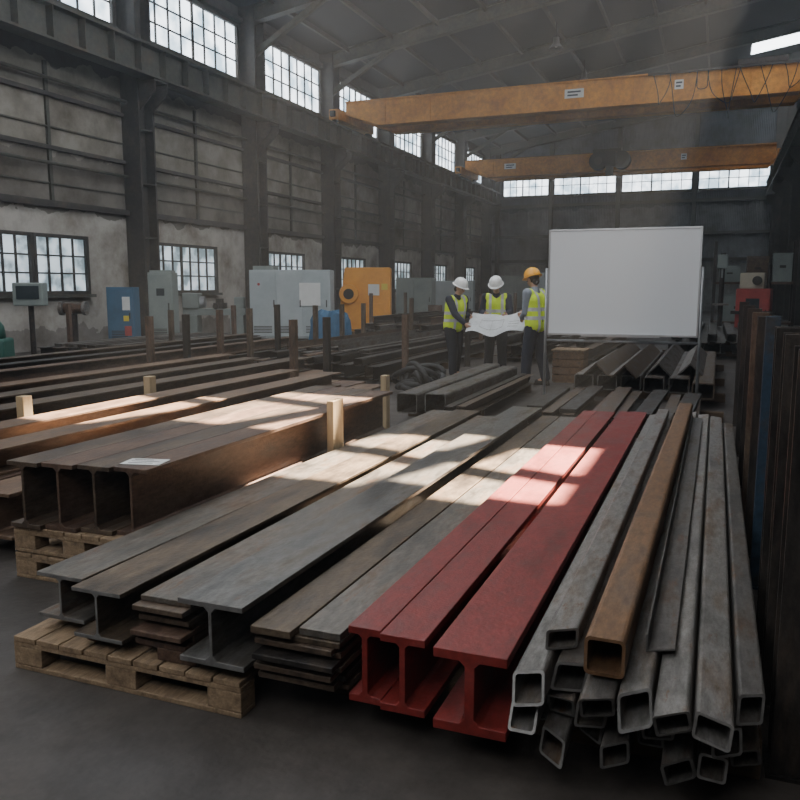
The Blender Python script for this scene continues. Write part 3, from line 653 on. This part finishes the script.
MB().cyl((-.45,0,1.15),(-.3,0,1.15),.17,n=20).build('chuck', m_zinc, hd)
MB().box(0,.3,-.3,.3,.95,1.12).box(.06,.24,-.2,.1,1.12,1.25).build('carriage', m_dark, t, bevel=.01)
MB().box(.6,.9,-.15,.15,.95,1.3).build('tailstock', m_ggreen, t, bevel=.02)
MB().cyl((.08,-.34,1.02),(.08,-.3,1.02),.09,n=18).build('handwheel', m_dark, t)
t = thing('press_machine', 'bright orange machine with a dark round opening by the left wall', 'machine', (-12.2,27.2,0), R(20))
MB().add([(-.95,-.6,0),(1,-.6,0),(1,.6,0),(-.95,.6,0),(-.65,-.6,2.3),(1,-.6,2.3),(1,.6,2.3),(-.65,.6,2.3)],[(0,3,2,1),(4,5,6,7),(0,1,5,4),(1,2,6,5),(2,3,7,6),(3,0,4,7)]).build('body', m_omach, t, bevel=.04)
MB().lathe([(.18,-.1),(.33,-.1),(.36,0),(.33,.12),(.18,.12)],24).xf(Matrix.Translation((-.5,-.64,1.35)) @ Matrix.Rotation(R(90),4,'X')).build('round_guard', m_omach, t, smooth=False)
MB().cyl((-.5,-.77,1.35),(-.5,-.75,1.35),.19,n=24).build('guard_face', m_black, t)
MB().box(.15,.8,-.64,-.59,.5,1.0).build('access_hatch', m_omach, t, bevel=.01)
MB().box(.2,.6,-.64,-.59,1.3,1.7).build('control_panel', m_sign_w, t)
MB().box(.68,.9,-.64,-.6,1.5,1.72).build('warning_sign', m_sign_y, t)
mb = MB(); n = 48; prof = [(.62,0),(.60,.12),(.57,.42),(.54,.74),(.48,.88),(.30,.97),(.04,1.0)]; vs = []; fs = []
for j,(r,z) in enumerate(prof):
    for i in range(n):
        a = 2*math.pi*i/n; q = 1-j/6
        sq = 1/max(abs(math.cos(a)),abs(math.sin(a)))**.8
        rr_ = r*sq*(1+.10*q*math.sin(9*a+z*3)+.06*q*math.sin(17*a+z*5))
        vs.append((rr_*math.cos(a)*.85, rr_*math.sin(a)*.6, z+(.05*math.sin(5*a)+.03*math.sin(8*a+j) if 1<j<6 else 0)))
for j in range(len(prof)-1):
    for i in range(n): fs.append((j*n+i,j*n+(i+1)%n,(j+1)*n+(i+1)%n,(j+1)*n+i))
fs += [tuple(range(n)), tuple(range(len(prof)*n-1,(len(prof)-1)*n-1,-1))]
mb.add(vs,fs); o = mb.build('tarpaulin', m_tarp, None, (-9.15,18.3,0), (0,0,R(12)), smooth=False)
tag(o, 'creased blue tarpaulin draped over a low load before the orange machine', 'tarpaulin')
t = thing('control_terminal', 'grey control terminal box on a slim stand, far left', 'machine', (-12.0,11.5,0), R(30))
MB().cyl((0,0,0),(0,0,1.25),.05).build('stand', m_dark, t); MB().cyl((0,0,0),(0,0,.03),.25,n=20).build('base', m_dark, t)
b_ = MB().box(-.27,.27,-.16,.16,1.25,1.68).build('housing', m_ggreen, t, bevel=.02)
MB().box(-.2,.2,-.175,-.155,1.38,1.62).build('screen', m_glassd, b_)
t = thing('drill_machine', 'dark green machine at the left edge of the photo', 'machine', (-11.3,9.85,0), R(30))
MB().box(-.35,.35,-.3,.3,0,.75).build('body', m_green, t, bevel=.04); MB().lathe([(.3,.75),(.28,.95),(.16,1.12),(.12,1.3),(.03,1.32)],18).build('gear_housing', m_green, t, smooth=True)
MB().cyl((0,-.5,.95),(0,-.2,.95),.08).build('spindle', m_zinc, t)
t = thing('bench_grinder', 'dark pedestal grinder near the left wall windows', 'machine', (-14.7,15.4,0), R(20))
MB().box(-.2,.2,-.2,.2,0,.05).cyl((0,0,.05),(0,0,.95),.08).build('pedestal', m_dark, t); MB().cyl((-.22,0,1.08),(.22,0,1.08),.13,n=18).build('motor', m_rust, t, smooth=False)
for s in (-1,1): MB().cyl((s*.25,0,1.08),(s*.33,0,1.08),.17,n=20).build('grinding_wheel', m_tube, t)
for i,(x,y,mt,l) in enumerate(((-13.0,24.3,m_mred,'red oil drum behind the large light grey cabinet'),(-13.4,30.2,m_blue,'blue oil drum left behind the orange machine'),(-10.6,30.6,m_rust,'rusty oil drum right of the orange machine'),(-9.9,31.2,m_ggreen,'grey green oil drum beside the rusty one'))):
    t = thing('oil_drum', l, 'drum', (x,y,0))
    MB().lathe([(.27,0),(.29,.02),(.285,.28),(.295,.3),(.285,.32),(.285,.58),(.295,.6),(.285,.62),(.29,.86),(.28,.88),(.27,.86)],24).build('body', mt, t, smooth=True)
    MB().cyl((.15,0,.861),(.15,0,.885),.035).build('bung', m_zinc, t)
for i,(x,y,w,d,h,mt,l) in enumerate(((-12.5,33.5,1.6,1,2.0,m_ggreen,'grey green machine cabinet behind the orange machine'),(-12.3,38,2.2,1,1.9,m_lgrey,'pale grey machine cabinet behind the left worker'),
     (-10.5,44,2.4,1,2.2,m_ggreen,'grey green cabinet farthest back on the left'),(-7.5,40,1.8,1,2.3,m_lgrey,'light grey cabinet behind the middle worker'),(-4.6,43,1.6,1,1.9,m_blue,'blue cabinet far behind the right hand worker'))):
    cabinet('control_cabinet', l, (x,y,0), w,d,h,mt,2,R(10))
def ex_r(t,w,d,h):
    MB().box(-.2,.2,-d/2-.06,-d/2-.02,h*.6,h*.8).build('screen', m_glassd, t)
    MB().box(-.42,.30,-.35,.35,h,h+.5).build('gear_box', m_beige, t, bevel=.03)
    MB().cyl((.1,-.36,h+.25),(.1,-.5,h+.25),.14,n=20).build('spindle_head', m_dark, t)
    MB().cyl((.42,-.2,h),(.42,-.2,h+.75),.06).build('riser', m_dark, t)
    MB().box(-.6,.6,-.75,-.48,.75,.85).build('work_table', m_dark, t)
cabinet('red_machine','faded red machine with a beige top box in the right background',(1.05,28.3,0),1.0,.9,1.55,m_mred,1,R(-8),cat='machine',extra=ex_r)
t = thing('storage_rack', 'dark steel storage rack in the right background', 'rack', (1.1,31.5,0))
for (x,y) in ((-1.3,-.5),(1.3,-.5),(-1.3,.5),(1.3,.5)): MB().box(x-.05,x+.05,y-.05,y+.05,0,3.2).build('upright', m_dark, t)
for z in (.3,1.7): MB().box(-1.35,1.35,-.55,.55,z,z+.08).build('shelf', m_rust, t)
for i,(x,z,w,h,mt,l) in enumerate(((.3,1.78,.7,.55,m_ggreen,'grey green box on the rack, left one'),(1.2,1.78,.7,.85,m_brown,'dark brown box on the rack, middle one'),(2.0,1.78,.6,.95,m_ggreen,'grey green box on the rack, right one'),(.6,.38,1.1,.9,m_ggreen,'grey green box on the lower rack shelf'))):
    tb = thing('storage_box', l, 'box', (x,31.5,z+.002))
    MB().box(-w/2,w/2,-.4,.4,0,h).build('body', mt, tb, bevel=.01); MB().box(-w/2-.01,w/2+.01,-.41,.41,h,h+.04).build('lid', mt, tb); MB().box(-.1,.1,-.42,-.4,h*.5,h*.6).build('handle', m_dark, tb)
t = thing('pillar_drill', 'tall slim drilling machine left of the red machine', 'machine', (.05,29.0,0))
MB().box(-.3,.3,-.3,.3,0,.08).build('base', m_dark, t); MB().cyl((0,0,.08),(0,0,2.7),.08).build('column', m_dark, t)
MB().box(-.16,.16,-.5,.25,2.2,2.65).build('head', m_ggreen, t, bevel=.03); MB().box(-.25,.25,-.5,-.05,1.0,1.06).build('table', m_tube, t); MB().cyl((0,-.35,1.9),(0,-.35,2.2),.03).build('spindle', m_zinc, t)

# ------------------------------------------------------------------ people
def vest_mat():
    m = bpy.data.materials.new('hi vis vest'); m.use_nodes = True; nt = m.node_tree; N = nt.nodes; L = nt.links; b = N['Principled BSDF']
    b.inputs['Roughness'].default_value = .8
    tc = N.new('ShaderNodeTexCoord'); sp_ = N.new('ShaderNodeSeparateXYZ'); L.new(tc.outputs['Object'], sp_.inputs[0])
    def band(sock, c, w):
        a = N.new('ShaderNodeMath'); a.operation = 'COMPARE'; a.inputs[1].default_value = c; a.inputs[2].default_value = w; L.new(sock, a.inputs[0]); return a.outputs[0]
    ab = N.new('ShaderNodeMath'); ab.operation = 'ABSOLUTE'; L.new(sp_.outputs['X'], ab.inputs[0])
    s = [band(sp_.outputs['Z'],1.04,.027), band(sp_.outputs['Z'],1.17,.027), band(ab.outputs[0],.105,.024)]
    mx1 = N.new('ShaderNodeMath'); mx1.operation = 'MAXIMUM'; L.new(s[0],mx1.inputs[0]); L.new(s[1],mx1.inputs[1])
    mx2 = N.new('ShaderNodeMath'); mx2.operation = 'MAXIMUM'; L.new(mx1.outputs[0],mx2.inputs[0]); L.new(s[2],mx2.inputs[1])
    c = N.new('ShaderNodeMix'); c.data_type = 'RGBA'; c.inputs[6].default_value = (.70,.92,.03,1); c.inputs[7].default_value = (.55,.56,.55,1)
    L.new(mx2.outputs[0], c.inputs[0]); L.new(c.outputs[2], b.inputs['Base Color'])
    n = N.new('ShaderNodeTexNoise'); n.inputs['Scale'].default_value = 9; L.new(tc.outputs['Object'], n.inputs['Vector'])
    bp = N.new('ShaderNodeBump'); bp.inputs['Strength'].default_value = .6; bp.inputs['Distance'].default_value = .03; L.new(n.outputs['Fac'], bp.inputs['Height']); L.new(bp.outputs[0], b.inputs['Normal'])
    return m
m_vest = vest_mat()
def blob(name, mb, mat, parent, voxel=.01, sm=4):
    o = mb.build(name, mat, parent)
    r = o.modifiers.new('remesh','REMESH'); r.mode = 'VOXEL'; r.voxel_size = voxel; r.use_smooth_shade = True
    s_ = o.modifiers.new('smooth','SMOOTH'); s_.iterations = sm; s_.factor = .5
    return o
def person(label, loc, face, H, handL, handR, shirt, trouser, helmet, look=(0,0), stance=((-.13,-.02),(.12,.06)), lean=0.06):
    rz = math.atan2(-face[0], face[1]); s = H/1.75
    t = thing('person', label, 'person', (loc[0],loc[1],0), rz); t.scale = (s,s,s)
    inv = Matrix.Rotation(-rz,3,'Z')
    toL = lambda p: (inv @ (Vector(p)-Vector((loc[0],loc[1],0))))/s
    V = Vector
    hips = [V((sx*.095,0,.92)) for sx in (-1,1)]
    ank = [V((stance[i][0],stance[i][1],.09)) for i in (0,1)]
    knee = [(hips[i]+ank[i])/2+V((0,.035,-.01)) for i in (0,1)]
    chest = V((0,lean*.6,1.30)); neck = V((0,lean,1.475))
    sh = [V((sx*.19,lean*.9,1.41)) for sx in (-1,1)]
    targ = [toL(handL), toL(handR)]
    arms = []
    for i, sx in enumerate((-1,1)):
        T = targ[i]; A = sh[i]; l1, l2 = .285, .255
        d = T-A; D = min(d.length, l1+l2-.012); dn = d.normalized(); T = A+dn*D
        a = (l1*l1-l2*l2+D*D)/(2*D); hgt = math.sqrt(max(l1*l1-a*a,0))
        pole = V((sx*.35,-.35,-1)); pole = (pole-dn*pole.dot(dn)).normalized()
        E = A+dn*a+pole*hgt; arms.append((A,E,T))
    HR = Matrix.Translation(neck) @ Matrix.Rotation(look[1],4,'Z') @ Matrix.Rotation(-look[0],4,'X')
    hp = lambda x,y,z: HR @ V((x,y,z))
    b = MB()
    for i in (0,1):
        b.caps(hips[i],.085,knee[i],.055); b.caps(knee[i],.055,ank[i],.04); b.caps(ank[i],.042,ank[i]+V((0,.14,-.045)),.035)
        b.caps(V(((-1,1)[i]*.065,0,.97)),.10,V(((-1,1)[i]*.08,chest.y,1.30)),.105)
        b.caps(chest+V(((-1,1)[i]*.05,0,.06)),.08,sh[i],.06)
        A,E,T = arms[i]; b.caps(A,.052,E,.038); b.caps(E,.038,T,.026)
        fd = (T-E).normalized(); side = V((0,0,1)) if abs(fd.z) < .8 else V((0,1,0))
        side = (side-fd*side.dot(fd)).normalized(); nrm = fd.cross(side)
        nrm = -nrm if nrm.x*(-1 if i == 0 else 1) > 0 else nrm
        for k in (-1,0,1): b.caps(T,.018,T+fd*.075+side*k*.022,.014)
        for k, fl in enumerate((.062,.072,.068,.052)):
            p0 = T+fd*.08+side*(.032-.0215*k); p1 = p0+(fd*.8+nrm*.5).normalized()*fl*.5; p2 = p1+(fd*.2+nrm*.95).normalized()*fl*.5
            b.caps(p0,.0105,p1,.0095); b.caps(p1,.0095,p2,.0085)
        q0 = T+fd*.03+side*.03; q1 = q0+(fd*.5+side*.7+nrm*.3).normalized()*.035; q2 = q1+(fd*.7+nrm*.6).normalized()*.03
        b.caps(q0,.013,q1,.011); b.caps(q1,.011,q2,.0095)
    b.caps(chest+V((0,0,.1)),.06,neck+V((0,0,.02)),.052); b.caps(neck,.052,hp(0,.0,.07),.052)
    b.sph(hp(0,-.005,.175),(.077,.094,.10),16,12,HR.to_3x3()); b.sph(hp(0,.02,.13),(.062,.072,.085),16,12,HR.to_3x3())
    b.caps(hp(0,.06,.075),.026,hp(0,.05,.07),.03)
    b.caps(hp(0,.092,.155),.009,hp(0,.108,.12),.014)
    b.caps(hp(-.018,.087,.088),.008,hp(.018,.087,.088),.008)
    b.caps(hp(-.04,.08,.17),.010,hp(.04,.08,.17),.010)
    for sx in (-1,1): b.sph(hp(sx*.079,0,.14),(.012,.02,.032),10,8,HR.to_3x3())
    blob('body', b, m_skin, t, .0075, 3)
    for sx in (-1,1): MB().sph(hp(sx*.03,.083,.15),.011,10,8).build('eye', m_ink, t, smooth=True)
    hb = MB(); hb.sph(hp(0,-.02,.17),(.083,.093,.09),16,12,HR.to_3x3()); hb.sph(hp(0,-.055,.11),(.066,.05,.06),14,10,HR.to_3x3())
    hb.build('hair', m_hair, t, smooth=True)
    q = MB()
    for i in (0,1):
        q.caps(hips[i]+V((0,0,.02)),.118,knee[i],.090); q.caps(knee[i],.090,ank[i]+V((0,0,.03)),.074)
    q.caps(V((-.06,0,.99)),.118,V((.06,0,.99)),.118)
    blob('trousers', q, trouser, t)
    for i in (0,1):
        k = MB(); a_ = ank[i]; k.caps(V((a_.x,a_.y,.10)),.052,V((a_.x,a_.y,.06)),.056); k.caps(V((a_.x,a_.y-.02,.045)),.045,V((a_.x,a_.y+.15,.042)),.042)
        k.box(a_.x-.045,a_.x+.045,a_.y-.06,a_.y+.18,.0,.03); blob('boot', k, m_boot, t, .008, 3)
    q = MB()
    for i in (0,1):
        sx = (-1,1)[i]; A,E,T = arms[i]
        q.caps(V((sx*.075,0,.96)),.120,V((sx*.09,chest.y,1.30)),.122); q.caps(chest+V((sx*.05,0,.05)),.095,A,.078)
        q.caps(A,.078,E,.062); q.caps(E,.062,E+(T-E)*.9,.046)
    q.caps(neck+V((0,-.01,-.03)),.068,neck+V((0,0,.0)),.062)
    blob('jacket', q, shirt, t)
    q = MB()
    for sx in (-1,1):
        q.caps(V((sx*.075,0,.93)),.139,V((sx*.09,chest.y,1.30)),.138); q.caps(chest+V((sx*.06,0,.03)),.114,V((sx*.155,lean*.9,1.40)),.088)
    blob('safety_vest', q, m_vest, t)
    hl = MB(); hl.lathe([(.128,.0),(.126,.03),(.118,.07),(.098,.11),(.062,.138),(.01,.148)],24,sx=.92,sy=1.08)
    hl.xf(HR @ Matrix.Translation((0,-.005,.185))); hm = hl.build('safety_helmet', helmet, t, smooth=True)
    br = MB(); br.lathe([(.125,.004),(.150,-.004),(.150,.003),(.125,.012)],24,sx=.92,sy=1.08); br.sph((0,.125,.0),(.085,.055,.007),14,6)
    br.caps((0,-.1,.1),.012,(0,0,.148),.012); br.caps((0,0,.148),.012,(0,.1,.1),.012)
    br.xf(HR @ Matrix.Translation((0,-.005,.185))); br.build('brim', helmet, hm, smooth=True)
    return t
person('worker in white helmet and yellow vest holding the left side of the drawing', (-4.33,13.5), (.9,-.45), 1.72, (-4.03,13.52,1.08), (-4.0,13.2,.93), m_navy, m_charc, m_hwhite, (.4,.1), ((-.14,-.08),(.13,.12)), .09)
person('middle worker in white helmet facing the camera behind the drawing', (-3.70,14.05), (.2,-.98), 1.76, (-3.42,13.68,1.12), (-3.82,13.68,1.12), m_navy, m_charc, m_hwhite, (.5,-.15), ((-.12,.04),(.14,-.03)), .07)
person('worker in orange helmet and yellow vest seen from the side, right of the drawing', (-2.74,12.95), (-.92,.38), 1.86, (-3.0,13.02,1.10), (-3.02,13.38,1.16), m_gshirt, m_navy, m_horang, (.3,-.15), ((-.12,.10),(.13,-.10)), .05)
def sheet_z(u, v): return .80+.31*v+.04*math.cos(u*math.pi*2)+.022*math.sin(u*11+v*3)+.015*abs(math.sin(u*6.3))+.06*u
mb = MB(); n = 24; mm_ = 8; vs = []; fs = []
for j in range(mm_+1):
    for i in range(n+1):
        u = i/n; v = j/mm_
        vs.append((-4.0+1.0*u, 13.12+.46*v, sheet_z(u,v)))
for j in range(mm_):
    for i in range(n): a = j*(n+1)+i; fs.append((a,a+1,a+n+2,a+n+1))
mb.add(vs,fs); o = mb.build('drawing_sheet', m_draw, smooth=False, recalc=False); tag(o, 'large pale paper drawing held open between the three workers', 'paper')
so = o.modifiers.new('solid','SOLIDIFY'); so.thickness = .002
mb = MB()
def dl(u0,v0,u1,v1):
    pts = []
    for i in range(13):
        u = u0+(u1-u0)*i/12; v = v0+(v1-v0)*i/12; pts.append((-4+u, 13.12+.46*v, sheet_z(u,v)+.003))
    mb.path(pts,.002,4)
for q in ((.2,.3,.6,.3),(.2,.7,.6,.7),(.2,.3,.2,.7),(.6,.3,.6,.7),(.4,.3,.4,.7),(.7,.25,.88,.25),(.7,.4,.88,.4),(.7,.55,.88,.55)): dl(*q)
mb.build('drawn_lines', m_tubed, o)

# ------------------------------------------------------------------ light
Sd = Vector((.25,.45,.86)).normalized(); P0 = Vector((-2.95,5.6,.5))
def lamp(kind, name, loc, energy, color, **k):
    d = bpy.data.lights.new(name, kind); d.energy = energy; d.color = color
    for a, b in k.items(): setattr(d, a, b)
    o = bpy.data.objects.new(name, d); C.objects.link(o); o.location = loc; return o
s = lamp('SPOT','sun_beam', P0+Sd*60, 5.4e6, (1.,.83,.64), spot_size=R(9), spot_blend=.1, shadow_soft_size=.16)
s.rotation_euler = (-Sd).to_track_quat('-Z','Y').to_euler()
a = lamp('AREA','roof_fill', (-6,10,11.6), 720, (.92,.95,1.), shape='RECTANGLE', size=10, size_y=9)  # added overhead lamp for general fill
a = lamp('AREA','front_fill', (-2,-2.5,6.0), 290, (.95,.97,1.), shape='RECTANGLE', size=6, size_y=3)  # unseen lamp behind the camera, added to brighten camera-facing ends and board
a.rotation_euler = (R(66),0,R(10))
w = bpy.data.worlds.new('world'); bpy.context.scene.world = w; w.use_nodes = True
nt = w.node_tree; nt.nodes['Background'].inputs[0].default_value = (.6,.75,.95,1); nt.nodes['Background'].inputs[1].default_value = .5
vol = nt.nodes.new('ShaderNodeVolumeScatter'); vol.inputs['Density'].default_value = .0028; vol.inputs['Anisotropy'].default_value = .3; vol.inputs['Color'].default_value = (.9,.95,1,1)
nt.links.new(vol.outputs[0], nt.nodes['World Output'].inputs['Volume'])

# ------------------------------------------------------------------ camera
cd = bpy.data.cameras.new('camera'); cam = bpy.data.objects.new('camera', cd); C.objects.link(cam)
cd.sensor_width = 36; cd.lens = 36; cd.clip_end = 300
cam.location = (0,0,1.6); cam.rotation_euler = (R(90-8.04), 0, R(21.6))
bpy.context.scene.camera = cam
